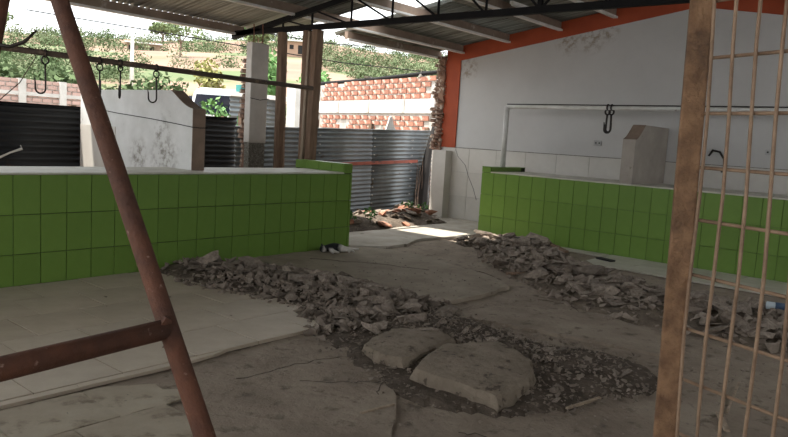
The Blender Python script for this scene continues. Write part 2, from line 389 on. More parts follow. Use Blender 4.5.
# damp stains in the paint under the orange band, a water mark of their own shape
def stains(m, spots, col):
    N = m.node_tree.nodes; L = m.node_tree.links; b = N['Principled BSDF']; base = b.inputs['Base Color'].links[0].from_socket
    tc = N.new('ShaderNodeTexCoord'); acc = None
    for (p, rad) in spots:
        d = N.new('ShaderNodeVectorMath'); d.operation = 'DISTANCE'; L.new(tc.outputs['Object'], d.inputs[0]); d.inputs[1].default_value = p
        mr = N.new('ShaderNodeMapRange'); mr.inputs['From Min'].default_value = rad; mr.inputs['From Max'].default_value = rad*.3; L.new(d.outputs['Value'], mr.inputs['Value'])
        if acc is None: acc = mr.outputs['Result']
        else:
            x = N.new('ShaderNodeMath'); x.operation = 'MAXIMUM'; L.new(acc, x.inputs[0]); L.new(mr.outputs['Result'], x.inputs[1]); acc = x.outputs[0]
    nz = N.new('ShaderNodeTexNoise'); nz.inputs['Scale'].default_value = 9; nz.inputs['Detail'].default_value = 8; nz.inputs['Roughness'].default_value = .7; L.new(tc.outputs['Object'], nz.inputs['Vector'])
    r = N.new('ShaderNodeMapRange'); r.inputs['From Min'].default_value = .46; r.inputs['From Max'].default_value = .6; L.new(nz.outputs['Fac'], r.inputs['Value'])
    x = N.new('ShaderNodeMath'); x.operation = 'MULTIPLY'; L.new(acc, x.inputs[0]); L.new(r.outputs['Result'], x.inputs[1])
    mx = N.new('ShaderNodeMix'); mx.data_type = 'RGBA'; mx.inputs[7].default_value = lin(col); L.new(x.outputs[0], mx.inputs[0]); L.new(base, mx.inputs[6]); L.new(mx.outputs[2], b.inputs['Base Color'])
stains(M['wall_white'], [((11,7.6,2.85),.28),((11,5.6,3.28),.3),((11,5.2,3.3),.32),((11,4.9,3.38),.2)], (146,132,118))
G().tube([(10.986,7.5,1.05),(10.986,7.42,.86),(10.986,7.28,.62),(10.986,7.2,.42)], .004, 4).obj('crack', M['dark'], wall)
G().tube([(10.986,7.75,1.34),(10.986,7.68,1.2),(10.986,7.5,1.05)], .003, 4).obj('crack', M['dark'], wall)
# broken brick stub where the old side wall was torn away
stub = struct(G().box((10.78, 7.82, 0), (11.2, 8.12, 1.30)).obj('wall_stub', M['wains']), 'tiled wall stub with torn-off bricks beside the orange pilaster', 'wall')
M['brick_dusty'] = mat('dusty_broken_brick', (150,116,96), (116,90,76), 9, .95, .5, 40, c3=(176,160,144), s3=8, t3=.54, rnd=.2)
bk = G().add(*shard(77, (.25,.13,.072), 14)).mesh('brick', M['brick_dusty'])
rr = random.Random(12)
z = 1.335
while z < 3.06:
    n = 2
    for i in range(n):
        o = inst('brick', bk, stub, T(11.01+rr.uniform(-.06,.05), 8.13+.08*i+rr.uniform(-.03,.03)*(1+i), z) @ Matrix.Rotation(rr.uniform(-.25,.25), 4, 'Z') @ Matrix.Rotation(rr.uniform(-.12,.12), 4, 'Y'))
    z += .074
G().prism(jag([(8.09,1.3),(8.27,1.3),(8.24,1.9),(8.27,2.4),(8.2,3.08),(8.09,3.08)], .06, .03, 8), 0, 10.93, 11.16).obj('mortar_core', M['brick_dusty'], stub)
# unseen walls added to hold back daylight from behind and from the right
struct(G().box((-3.2,-1.7,0), (-3.0,9.0,1.35)).obj('added_wall_back', M['wall_white']), 'unseen half-height wall behind the viewer, added to limit daylight', 'wall')
struct(G().box((-3.0,-1.7,0), (3.5,-1.5,3.0)).obj('added_wall_near', M['wall_white']), 'unseen plain side wall right of the viewer, added to limit daylight', 'wall')
struct(G().box((3.5,-1.7,0), (11.2,-1.5,2.1)).obj('added_wall_right', M['wall_white']), 'unseen tall wall along the right side, added to limit daylight', 'wall')

# ------------------------------------------------------------------ green tiled counters
TW, TH = .2305, .347
gt = tile_mesh('tile', TW-.006, TH-.006, .012, M['green'], .0015)
gt_low = tile_mesh('tile_cut', TW-.006, .288, .012, M['green'], .0015)
gt_up = tile_mesh('tile_upstand', TW-.006, .1, .012, M['green'], .0015)
R_front = Matrix(((1,0,0,0),(0,0,-1,0),(0,1,0,0),(0,0,0,1)))     # tile (a,b,n) -> (X, Z, -Y)
R_side = Matrix(((0,0,-1,0),(-1,0,0,0),(0,1,0,0),(0,0,0,1)))     # tile (a,b,n) -> (-Y, Z, -X)
R_end = Matrix(((0,0,1,0),(1,0,0,0),(0,1,0,0),(0,0,0,1)))        # -> (Y, Z, +X)
R_endy = Matrix(((-1,0,0,0),(0,0,1,0),(0,1,0,0),(0,0,0,1)))      # -> (-X, Z, +Y)
cl = empty('tiled_counter', (4, 6.34, 0), 'long green-tiled market counter on the left beneath the iron hooks', 'counter')
G().box((.4, 6.345, 0), (6.68, 7.1, .985)).obj('body', M['grout'], cl)
G().box((.4, 6.338, .986), (6.55, 7.12, 1.004)).obj('worktop', M['cream'], cl)
G().box((6.55, 6.345, .0), (6.68, 7.262, 1.105)).obj('upstand', M['grout'], cl)
x = 6.651-TW
for zz, me_ in ((.985-TH+.003, gt), (.985-2*TH+.003, gt), (0, gt_low)): inst('tile', me_, cl, T(6.654, 6.345, zz) @ R_front @ Matrix.Diagonal((.165,1,1,1)))
while x > .4:
    inst('tile', gt, cl, T(x, 6.345, .985-TH+.003) @ R_front); inst('tile', gt, cl, T(x, 6.345, .985-2*TH+.003) @ R_front)
    inst('tile', gt_low, cl, T(x, 6.345, .0) @ R_front); x -= TW
inst('tile', tile_mesh('tile_upstand_end', .15, .112, .012, M['green'], .0015), cl, T(6.54, 6.345, .992) @ R_front)
for k in range(4): inst('tile', gt_up, cl, T(6.55, 6.345+.0+.2305*(k+1), 1.006) @ R_side)
for k in range(3):
    inst('tile', gt, cl, T(6.68, 6.36+TW*k, .985-TH) @ R_end); inst('tile', gt, cl, T(6.68, 6.36+TW*k, .985-2*TH) @ R_end); inst('tile', gt_low, cl, T(6.68, 6.36+TW*k, 0) @ R_end)
G().box((6.545, 6.338, 1.106), (6.692, 7.27, 1.117)).obj('upstand_cap', M['green'], cl)
rebase_list = []
cr = empty('tiled_counter', (9.62, 3.5, 0), 'green-tiled market counter on the right in front of the white wall', 'counter')
CX = 9.632; HC = 1.03
G().box((CX, .3, 0), (10.72, 6.22, HC-.012)).obj('body', M['grout_light'], cr)
G().box((CX-.012, .3, HC-.011), (10.74, 6.07, HC+.006)).obj('worktop', M['cream'], cr)
G().box((CX, 6.08, HC-.012), (10.72, 6.22, 1.10)).obj('upstand', M['grout'], cr)
y = 6.232
while y > .5:
    inst('tile', gt, cr, T(CX, y, HC-.012-TH+.003) @ R_side); inst('tile', gt, cr, T(CX, y, HC-.012-2*TH+.003) @ R_side)
    o = inst('tile', gt_low, cr, T(CX, y, 0.0) @ R_side @ Matrix.Diagonal((1, (HC-.018-2*TH)/.288, 1, 1))); y -= TW
inst('tile', tile_mesh('tile_upstand_end', .16, .095, .012, M['green'], .0015), cr, T(CX, 6.232, HC-.008) @ R_side)
for k in range(4): inst('tile', gt_up, cr, T(CX+.02+TW*k, 6.08, HC+.004) @ Matrix(((1,0,0,0),(0,0,-1,0),(0,.7,0,0),(0,0,0,1))))
for k in range(4):
    for zz in (HC-.012-TH, HC-.012-2*TH): inst('tile', gt, cr, T(CX+.03+TW*(k+1), 6.22, zz) @ R_endy)
    inst('tile', gt_low, cr, T(CX+.03+TW*(k+1), 6.22, 0) @ R_endy)
G().box((CX-.012, 6.072, 1.099), (10.72, 6.234, 1.108)).obj('upstand_cap', M['green'], cr)
for c in (cl, cr): 
    inv = Matrix.Translation(c.location).inverted()
    for k in c.children: k.matrix_parent_inverse = inv

# ------------------------------------------------------------------ stall dividers with a scooped front
def scoop_profile(front, back, base, low, high, sc):
    pts = [(front, base), (front, low)]
    n = 10
    for k in range(1, n+1):
        t = k/n; pts.append((front+sc*t, low+(high-low)*(.25*t+.75*(1-math.cos(t*PI/2)**1.2))))
    return pts+[(back, high), (back, base)]
stains(M['divider'], [((4.44,7.15,1.12),.34),((4.44,7.2,1.4),.2),((4.44,7.7,1.1),.25)], (128,122,114))
dl = empty('stall_divider', (4.5, 6.62, 0), 'whitewashed stall divider with scooped front on the left counter, under the hooks', 'divider wall')
prof = scoop_profile(6.61, 9.13, 1.006, 1.67, 1.866, .43)
prof = prof[:-1]+[(9.13, 0), (7.14, 0), (7.14, 1.006)]
G().prism(prof, 0, 4.44, 4.60).obj('panel', M['divider'], dl)
top = [p for p in prof[1:12]]
g = G(); 
for a, b in zip(top, top[1:]):
    g.add([(4.441, a[0]-.003, a[1]+.002),(4.601, a[0]-.003, a[1]+.002),(4.601, b[0]-.003, b[1]+.003),(4.441, b[0]-.003, b[1]+.003),
           (4.441, a[0]+.01, a[1]-.004),(4.601, a[0]+.01, a[1]-.004),(4.601, b[0]+.01, b[1]-.006),(4.441, b[0]+.01, b[1]-.006)],
          [(0,1,2,3),(7,6,5,4),(0,4,5,1),(1,5,6,2),(2,6,7,3),(3,7,4,0)])
g.box((4.441, 6.603, 1.006), (4.601, 6.611, 1.67)); g.obj('worn_edge', M['divider_edge'], dl)
for k in range(2):
    G().box((4.432, 9.12-.45*(k+1)+.004, .8), (4.441, 9.12-.45*k, 1.42)).obj('wall_tile', M['wains'], dl)
rebase(dl)
dr = empty('stall_divider', (9.72, 3.9, 1.03), 'pale stall divider with scooped front on the right counter, left of the rusty gate post', 'divider wall')
prof = scoop_profile(9.70, 10.98, HC+.007, 1.66, 1.875, .33)
M['divider_cream'] = mat('cream_divider', (168,158,148), (150,141,132), 3, .8, .1, 30, c3=(126,116,106), s3=5, t3=.64)
G().prism([(p[0], p[1]) for p in prof], 1, 3.80, 3.98).obj('panel', M['divider_cream'], dr)
top = prof[1:12]; g = G()
for a, b in zip(top, top[1:]):
    g.add([(a[0]-.003,3.799,a[1]+.002),(a[0]-.003,3.981,a[1]+.002),(b[0]-.003,3.981,b[1]+.003),(b[0]-.003,3.799,b[1]+.003),
           (a[0]+.01,3.799,a[1]-.004),(a[0]+.01,3.981,a[1]-.004),(b[0]+.01,3.981,b[1]-.006),(b[0]+.01,3.799,b[1]-.006)],
          [(0,1,2,3),(7,6,5,4),(0,4,5,1),(1,5,6,2),(2,6,7,3),(3,7,4,0)])
g.obj('worn_edge', M['divider_edge'], dr)
rebase(dr)
tag(G().tube([(4.43,8.6,1.62),(4.43,8.2,1.587),(4.43,7.44,1.541),(4.43,6.85,1.495),(4.43,6.6,1.473),(4.52,6.59,1.468),(4.62,6.595,1.472)], .0045, 5).obj('cable', M['black_steel']), 'thin dark cable sagging across the face of the left stall divider', 'cable')

# ------------------------------------------------------------------ hook rails and meat hooks
def hook_rail_z(x): return 2.112-.006*(x-3)
tag(G().tube([(1.0, 7.2, hook_rail_z(1)), (6.72, 7.2, hook_rail_z(6.72))], .03, 10).obj('hook_rail', M['rail'], smooth=True), 'long dark iron pipe rail carrying meat hooks above the left counter', 'rail')
def meat_hook(x, y, z, L, yawd, label, rad=.005, ring=.045, jw=.075, axis='x', s=1.0):
    """eye ring over the rail, straight shank, J bend"""
    e = empty('meat_hook', (x, y, z), label, 'hook', 'meat hooks on the pipe rails')
    c, sn = math.cos(math.radians(yawd)), math.sin(math.radians(yawd))
    P = lambda u, v: (x+u*c, y+u*sn, z+v)
    g = G(); n = 16
    ringpts = [(x, y, 0)]*0
    # ring lies across the rail
    rx, ry = (0, 1) if axis == 'x' else (1, 0)
    g.tube([(x+rx*.036*math.sin(2*PI*k/n), y+ry*.036*math.sin(2*PI*k/n), z-.004+.038*math.cos(2*PI*k/n)) for k in range(n+1)], rad, 6, False)
    g.tube([(x+ry*ring*.8*math.sin(2*PI*k/n), y+rx*ring*.8*math.sin(2*PI*k/n), z-.036-ring*.8+ring*.9*math.cos(2*PI*k/n)) for k in range(n+1)], rad, 6, False)
    g.obj('eye_ring', M['hook'], e, smooth=True)
    pts = [P(0, -ring*1.7-.036), P(.004, -L*.5), P(.006, -L+jw*.55)]
    for k in range(1, 9):
        t = PI*k/8; pts.append(P(.006-jw/2+jw/2*math.cos(t), -L+jw*.55-jw*.55*math.sin(t)))
    pts += [P(.004-jw, -L+jw*1.2), P(.0-jw*1.05, -L+jw*1.75)]
    g = G().tube(pts, [rad*1.1]*(len(pts)-2)+[rad, rad*.4], 7); g.obj('shank', M['hook'], e, smooth=True)
    rebase(e); return e
meat_hook(3.142, 7.2, hook_rail_z(3.14), .395, -20, 'large iron meat hook nearest the rusty trestle leg, on its left', .008, .042, .09)
meat_hook(3.70, 7.2, hook_rail_z(3.7), .36, 70, 'iron meat hook just right of the rusty trestle leg', .008, .042, .09)
meat_hook(3.93, 7.2, hook_rail_z(3.93), .37, 52, 'iron meat hook seen edge-on, second from the right on the long rail', .008, .03, .08)
meat_hook(4.355, 7.2, hook_rail_z(4.35), .385, -25, 'iron meat hook hanging over the top of the left stall divider', .008, .042, .085)
rf = empty('pipe_frame', (10.1, 6.15, 1.1), 'white painted pipe frame with a rail standing on the right counter', 'rail')
G().tube([(10.1, 6.15, 1.108), (10.1, 6.15, 2.10)], .044, 10).obj('upright', M['white_pipe'], rf, smooth=True)
G().tube([(10.1, 6.18, 2.10), (10.1, .6, 2.135)], .032, 10).obj('rail', M['white_pipe'], rf, smooth=True)
G().tube([(10.1, 6.15, 2.138), (10.1, .6, 2.173)], .012, 6).obj('rail_shadow_line', M['hook'], rf, smooth=True)  # thin dark tube drawn as the shadow line along the white rail
G().tube([(10.1, .75, 1.036), (10.1, .75, 2.13)], .028, 10).obj('upright', M['white_pipe'], rf, smooth=True)
rebase(rf)
meat_hook(10.1, 4.42, 2.125, .37, 80, 'left one of two iron hooks hanging together on the white pipe rail', .014, .045, .08, 'y')
meat_hook(10.1, 4.36, 2.125, .38, -75, 'right one of two iron hooks hanging together on the white pipe rail', .014, .045, .09, 'y')
e = empty('wall_hook', (10.99, 3.02, 1.55), 'dark curved hook on the cream wall seen through the rusty mesh', 'hook')
G().tube([(10.985,3.18,1.50),(10.93,3.12,1.58),(10.93,3.02,1.56),(10.93,2.95,1.46),(10.93,2.94,1.33),(10.94,2.97,1.27)], .016, 7).obj('bend', M['hook'], e, smooth=True); rebase(e)
for y, lab in ((4.93, 'small white electrical outlet on the white wall above the right counter'), (2.37, 'small electrical outlet on the white wall seen through the rusty mesh')):
    e = empty('outlet', (10.995, y, 1.595), lab, 'outlet')
    plate = G().box((10.985, y-.065, 1.555), (11.0, y+.065, 1.635)).obj('plate', M['plastic_grey'], e, bevel=.004)
    for dy in (-.03, .03): G().box((10.98, y+dy-.012, 1.583), (10.988, y+dy+.012, 1.607)).obj('socket', M['dark'], plate)
    rebase(e)

# ------------------------------------------------------------------ corrugated fences
def sheet_wall(root, segs, y, m, top, tilt, low):
    """horizontal corrugations: the waves repeat up the sheet"""
    for i, (xa, xb, zt) in enumerate(segs):
        zb = low
        me = corrugated(zt-zb, xb-xa+.04, .078, .012).mesh('sheet', m, smooth=True)
        # local u->Z, depth->-Y, v->X
        Mx = Matrix(((0, 0, 1, xa), (0, -1, 0, y-.012*(i % 2)), (1, 0, 0, zb), (0, 0, 0, 1)))
        o = bpy.data.objects.new('sheet', me); COL.objects.link(o); o.parent = root
        o.matrix_basis = T(0, 0, 0) @ Matrix(((1,0,0,0),(0,1,0,0),(tilt,0,1,-tilt*9.4),(0,0,0,1))) @ Mx if False else Mx
        if tilt:
            o.matrix_basis = T(xa, y, zb+tilt*(xa-9.4)) @ Matrix.Rotation(-math.atan(tilt), 4, 'Y') @ T(-xa, -y, -zb) @ Mx
fd = empty('corrugated_screen', (4, 9.0, 0), 'dark horizontal corrugated sheet screen behind the left counter', 'fence')
sheet_wall(fd, [(.6,2.5,1.63),(2.5,4.42,1.63),(4.42,6.95,1.63)], 9.2, M['fence_dark'], 1.62, 0, .02)
for x in (.7, 2.5, 4.4, 6.8): G().bar((x, 9.27, 0), (x, 9.27, 1.66), .07, .07).obj('post', M['wood'], fd)
G().box((.6, 9.165, 1.625), (6.97, 9.21, 1.645)).obj('top_rail', M['black_steel'], fd)
rebase(fd)
tag(G().tube([(3.36,9.12,.93),(3.45,9.15,.965),(3.58,9.15,1.03),(3.72,9.16,1.08),(3.70,9.15,1.12)], [.012,.016,.012,.018,.006], 5).obj('torn_strip', M['lip']), 'pale torn strip snagged on the dark corrugated screen at the far left', 'strip')
fg = empty('corrugated_fence', (9, 9.0, 0), 'grey galvanised corrugated sheet fence between the counters', 'fence')
sheet_wall(fg, [(6.86,8.55,1.60),(8.55,10.0,1.60),(10.0,11.9,1.60)], 9.0, M['fence'], 1.6, .03, .03)
for x in (7.0, 8.6, 10.05, 11.8): G().bar((x, 9.08, 0), (x, 9.08, 1.72), .08, .08).obj('post', M['wood'], fg)
G().bar((8.9, 8.975, .94), (11.4, 8.975, 1.03), .03, .06).obj('red_rail', M['red_rail'], fg)
rs = G()
for x in (8.62, 10.06, 11.2):
    for k in range(9): rs.box((x-.008, 8.962, .2+.155*k), (x+.008, 8.99, .216+.155*k))
rs.obj('rivets', M['lip'], fg)
rebase(fg)
cp = empty('dark_stump', (11.5, 8.86, 0), 'dark stump tangled with dead stems where the grey fence meets the wall stub', 'stump')  # dark trunk shape with thin stems fills the gap beside the stub
G().tube([(11.5,8.88,-.05),(11.52,8.88,.4),(11.58,8.89,.9),(11.66,8.89,1.3),(11.8,8.9,1.75)], [.15,.12,.1,.07,.05], 8).obj('trunk', M['dark'], cp)
rc = random.Random(6)
for k in range(9):
    x = rc.uniform(11.2,11.7); G().tube([(x,8.82,-.03),(x+rc.uniform(-.05,.08),8.84,.4),(x+rc.uniform(0,.15),8.86,rc.uniform(.7,1.2))], [.014,.011,.005], 5).obj('dead_stem', M['rail'], cp)
rebase(cp)
tag(G().prism([(10.45,1.60),(10.78,1.61),(10.70,1.70),(10.62,1.90),(10.56,1.88),(10.5,1.72)], 1, 9.06, 9.09).obj('white_board', M['white_plaster']), 'small white pointed board sticking up behind the grey fence', 'board')

# ------------------------------------------------------------------ column and timber posts
co = empty('concrete_column', (6.62, 8.2, 0), 'grey plastered concrete column with bare rebar on top', 'column')
G().box((6.46, 8.2, 1.29), (6.77, 8.33, 2.72)).obj('shaft', M['column'], co, bevel=.01)
G().box((6.47, 8.21, 0), (6.76, 8.32, 1.29)).obj('bare_base', M['aggregate'], co)
for x, y, h in ((6.53,8.26,2.98),(6.70,8.27,3.0)):
    G().tube([(x,y,2.7),(x+.004,y,2.85),(x-.004,y,h)], .009, 6).obj('rebar', M['rust'], co)
G().tube([(6.45,8.19,1.93),(6.62,8.185,1.91),(6.79,8.19,1.94)], .005, 5).obj('wire_tie', M['black_steel'], co)
rc = random.Random(4); z = .3
while z < 2.5:
    inst('broken_brick', bk, co, T(6.56+rc.uniform(-.03,.05), 8.38+rc.uniform(-.02,.03), z) @ Matrix.Rotation(rc.uniform(-.2,.2), 4, 'Z') @ Matrix.Diagonal((.8,1,1,1))); z += .072
rebase(co)
tag(G().tube([(6.84,7.95,0),(6.83,7.96,1.2),(6.81,7.95,2.0),(6.80,7.95,2.885)], [.085,.08,.075,.07], 8).obj('timber_post', M['wood']), 'thin round timber post just right of the concrete column', 'post')
tp = empty('timber_post', (6.8, 7.35, 0), 'thick weathered timber post of boards under the truss, where the hook rail ends', 'post')
G().bar((6.88,7.49,0), (6.80,7.42,2.885), .09, .11).obj('board', M['wood'], tp)
G().bar((6.84,7.34,0), (6.80,7.22,2.885), .10, .13).obj('board', M['wood'], tp)
G().bar((6.76,7.42,0), (6.765,7.33,2.86), .04, .06).obj('bleached_strip', M['wood_light'], tp)
rebase(tp)

# ------------------------------------------------------------------ rusty trestle in the foreground
tz = empty('rusty_trestle', (.95, 2.2, 0), 'rusted iron pipe trestle with a splayed leg and crossbar, close by on the left', 'trestle')
la = Vector((.944,2.072,1.829)); lb = Vector((.977,1.369,.754)); d = lb-la
apex = la-d*.26; foot = la+d*(la.z/-d.z)
G().tube([apex, la, la+d*.4, lb, foot], [.0245,.0245,.025,.0255,.026], 16).obj('leg', M['rust'], tz, smooth=True)
l2 = Vector((.94,2.47,1.858)); l3 = Vector((.94,2.555,1.678)); d2 = l3-l2
G().tube([(apex.x,apex.y+.02,apex.z-.01), l2, l3, l2+d2*(l2.z/-d2.z)], .025, 16).obj('leg', M['rust'], tz, smooth=True)
j = la+d*((la.z-.99)/-d.z)
xbar = G().tube([(j.x-.018, j.y-.006, j.z), (.548, 1.46, .992), (-.9, 1.42, .998)], .0255, 16).obj('crossbar', M['rust'], tz, smooth=True)
g = G(); vs, fs = shard(4, (.034,.03,.022), 16); g.add([(x+j.x-.022, y+j.y-.012, z+j.z+.024) for x, y, z in vs], fs); g.obj('weld', M['rust'], xbar)
# twin frame at the other end of the crossbar, outside the picture
g = G().tube([apex+Vector((-1.85,0,0)), foot+Vector((-1.85,0,0))], .025, 12).obj('leg', M['rust'], tz, smooth=True)
G().tube([apex+Vector((.05,0,.02)), apex+Vector((-1.9,0,.02))], .026, 12).obj('top_bar', M['rust'], tz, smooth=True)
rebase(tz)
tag(G().tube([(.93,2.49,1.72),(.965,2.47,1.715),(1.0,2.44,1.735),(1.03,2.42,1.775)], [.007,.007,.006,.003], 6).obj('bent_wire', M['hook'], smooth=True), 'short bent black wire curling off the second trestle leg at the top left', 'wire')
tag(G().tube([(2.72,7.2,1.62),(2.9,7.19,1.80),(3.05,7.19,2.06),(3.02,7.18,2.13),(2.93,7.18,2.165),(2.83,7.18,2.13)], .005, 5).obj('loose_wire', M['rail']), 'loose thin wire hanging from the left end of the hook rail', 'wire')

# ------------------------------------------------------------------ rusty mesh gate in the foreground on the right
pa = Vector((1.89,.582,.739)); pb = Vector((1.912,.612,1.894)); dp = (pb-pa)/(pb.z-pa.z)
p0 = pa-dp*pa.z; ptop = pa+dp*(2.35-pa.z)
gate = empty('mesh_gate', (p0.x, p0.y, 0), 'rusted welded rod mesh gate on a rusty square post, close by on the right', 'gate')
th = math.radians(67); gd = Vector((-math.cos(th), -math.sin(th), 0))
g = G(); gn = Vector((gd.y, -gd.x, 0))
ang = math.radians(22)
a1 = Vector((math.cos(ang), math.sin(ang), 0)); a2 = Vector((-math.sin(ang), math.cos(ang), 0))
vs = []
for q, zz in ((p0, 0), (ptop, 2.35)):
    for i, jx in ((-1,-1),(1,-1),(1,1),(-1,1)):
        p = q+a1*i*.022+a2*jx*.028; vs.append((p.x, p.y, zz))
g.add(vs, [(3,2,1,0),(4,5,6,7),(0,1,5,4),(1,2,6,5),(2,3,7,6),(3,0,4,7)])
g.obj('post', M['rust_post'], gate, bevel=.005)
NV = 12; SP = .0655
rr = random.Random(3)
for k in range(NV):
    s = .041+SP*k; pts = []
    for i in range(13):
        z = .12+2.2*i/12; c = p0+dp*z+gd*(s+.004*math.sin(z*5.2+.4*k)) + gn*.004*math.sin(z*7+k)
        pts.append((c.x, c.y, z))
    G().tube(pts, .0047, 7).obj('vertical_rod', M['rust_rod'], gate, smooth=True)
for z in (.20,.335,.475,.62,.765,.911,1.046,1.19,1.333,1.468,1.606,1.746,1.888,2.03,2.17,2.31):
    a = p0+dp*z+gd*.03-gn*.008; b = p0+dp*z+gd*(.03+SP*(NV-.6))-gn*.008; mid = (a+b)/2
    G().tube([(a.x,a.y,z), (mid.x,mid.y,z+rr.uniform(-.004,.004)), (b.x,b.y,z+rr.uniform(-.004,.004))], .0047, 7).obj('horizontal_rod', M['rust_rod'], gate, smooth=True)
pe = p0+gd*(.03+SP*(NV-.6)); pf = ptop+gd*(.03+SP*(NV-.6))
G().tube([(pe.x,pe.y,.0),(pf.x,pf.y,2.35)], .02, 10).obj('end_post', M['rust_post'], gate, smooth=True)
rebase(gate)

# ------------------------------------------------------------------ rubble
SH = []
rs = random.Random(21)
for k in range(16):
    d = (1, rs.uniform(.5,.85), rs.uniform(.12,.36)); vs, fs = shard(100+k, d, rs.randint(10, 13))
    g = G().add(vs, fs); SH.append(g.mesh('rubble_chunk', M['rubble']))
SHR = []
for k in range(4):
    vs, fs = shard(300+k, (1,.7,.4), 12); SHR.append(G().add(vs, fs).mesh('clay_chunk', M['rubble_red']))
def along(P, t):
    n = len(P)-1; i = min(int(t*n), n-1); f = t*n-i
    return [P[i][k]+(P[i+1][k]-P[i][k])*f for k in range(4)]
def heap(P, n, sizes, label, group, seed, tmax=1.0, bias=0):
    r = random.Random(seed); c = 0
    while c < n:
        t = r.random()*tmax; x, y, ww, hh = along(P, t)
        a = r.random()*2*PI; q = r.random()**.6*ww*1.02
        x += q*math.cos(a); y += q*math.sin(a)
        if P is HL and y > 6.22: continue
        if P is HR and x > 9.52: continue
        if bias and 1.85 < y < 3.35 and P is HL and 3.2 < x < 4.3 and r.random() < .75: continue
        s = r.uniform(*sizes)*(1 if r.random() < .8 else 1.5)*(1-.25*t if P is HL else 1)
        if P is HL and y < 3.3: s *= .62
        h = heap_h(P, x, y)
        M4 = T(x, y, h+.012+s*.12) @ Matrix.Rotation(r.uniform(0, 2*PI), 4, 'Z') @ Matrix.Rotation(r.gauss(0, .3), 4, 'X') @ Matrix.Rotation(r.gauss(0, .3), 4, 'Y') @ Matrix.Diagonal((s, s, s, 1))
        o = inst('rubble_chunk', SH[r.randrange(16)], None, M4); tag(o, label, 'rubble', group); c += 1
heap(HL, 115, (.11,.24), 'broken tile and concrete chunk in the rubble heap running from the left counter', 'rubble heap from the left counter', 41, 1.0, 1)
heap(HR, 135, (.15,.32), 'broken tile and concrete chunk in the rubble heap along the right counter', 'rubble heap along the right counter', 42, .95)
def fines(P, n, name, label, seed, smin, smax):
    r = random.Random(seed); g = G()
    xs = [p[0] for p in P]; ys = [p[1] for p in P]; x0, x1, y0, y1 = min(xs)-1, max(xs)+1, min(ys)-.9, max(ys)+.6
    if P is HL: y1 = min(y1, 6.32)
    if P is HR: x1 = min(x1, 9.6)
    st = .06; nx = int((x1-x0)/st); ny = int((y1-y0)/st); idx = {}
    def vert(i, j):
        if (i, j) not in idx:
            x = x0+i*st; y = y0+j*st; h = heap_h(P, x, y)
            idx[(i, j)] = len(g.v); g.v.append((x, y, h+(.02*fbm(x, y, 5) if h > 0 else 0)+(.004 if h > 0 else -.03)))
        return idx[(i, j)]
    for i in range(nx):
        for j in range(ny):
            if any(heap_h(P, x0+(i+a)*st, y0+(j+b)*st) > 0 for a, b in ((0,0),(1,0),(0,1),(1,1))):
                g.f.append((vert(i,j), vert(i+1,j), vert(i+1,j+1), vert(i,j+1)))
    nmound = len(g.f)
    variants = [shard(500+k, (1,.7,.22+.03*k), 8) for k in range(10)]
    for _ in range(n):
        t = r.random()**(.75 if P is HL else 1); x, y, ww, hh = along(P, t); a = r.random()*2*PI; q = r.random()**.5*ww*1.18
        x += q*math.cos(a); y += q*math.sin(a)
        if P is HL and y > 6.28 or P is HR and x > 9.56: continue
        s = r.uniform(smin, smax)*(1 if r.random() < .85 else 1.8)*(.42 if P is HL and y < 3.5 else 1); h = heap_h(P, x, y)
        R = (Matrix.Rotation(r.uniform(0,6.28),3,'Z') @ Matrix.Rotation(r.gauss(0,.4),3,'X') @ Matrix.Rotation(r.gauss(0,.4),3,'Y'))
        vs, fs = variants[r.randrange(10)]
        g.add([tuple(R @ Vector(v)*s+Vector((x, y, h+.012+s*.15))) for v in vs], fs)
    me_o = g.obj(name, [M['fines'] if P is HL else M['fines_pale'], M['rubble']])
    mi = [0]*nmound+[1]*(len(g.f)-nmound); me_o.data.polygons.foreach_set('material_index', mi)
    return tag(me_o, label, 'gravel', kind='stuff')
fines(HL, 4200, 'rubble_gravel', 'dark soil and small concrete chips of the left rubble heap', 51, .025, .085)
fines(HR, 1900, 'rubble_gravel', 'dark soil and small chips under the right rubble heap', 52, .03, .10)

# two large lifted pieces of the floor slab
def slab(name, poly, zb, zt, label, seed, rot=(0,0), n=2):
    pj = jag(poly, .07, .016, seed); cx = sum(p[0] for p in pj)/len(pj); cy = sum(p[1] for p in pj)/len(pj)
    r = random.Random(seed); g = G(); k = len(pj)
    rings = [(1.0, zb, .008), (1.02, zb+(zt-zb)*.4, .012), (.99, zb+(zt-zb)*.8, .01), (.94, zt, .005), (.8, zt+.008, .006), (.6, zt+.012, .006), (.35, zt+.014, .006)]
    for s, z, a in rings:
        for px, py in pj: g.v.append(((px-cx)*s+r.uniform(-a,a), (py-cy)*s+r.uniform(-a,a), z+r.uniform(-a,a)))
    for i in range(len(rings)-1):
        for q in range(k): g.f.append((i*k+q, i*k+(q+1) % k, (i+1)*k+(q+1) % k, (i+1)*k+q))
    g.f.append(tuple(range(k))[::-1]); g.f.append(tuple((len(rings)-1)*k+q for q in range(k)))
    o = g.obj(name, M['slab'], smooth=True); o.data.set_sharp_from_angle(angle=math.radians(28)); o.location = (cx, cy, 0); o.rotation_euler = (rot[0], rot[1], 0)
    return tag(o, label, 'slab')
slab('concrete_slab', [(3.31,2.55),(3.55,2.64),(3.86,2.70),(4.17,2.44),(4.0,2.08),(3.74,1.96),(3.32,1.94)], .0, .115, 'largest broken concrete slab lying on the gravel in the foreground', 61, (.02,-.05))
slab('concrete_slab', [(3.47,3.13),(3.94,3.24),(4.15,2.98),(4.05,2.74),(3.72,2.74),(3.42,2.70),(3.39,2.86)], .0, .095, 'broken concrete slab just behind the largest foreground slab', 62, (-.03,-.03))
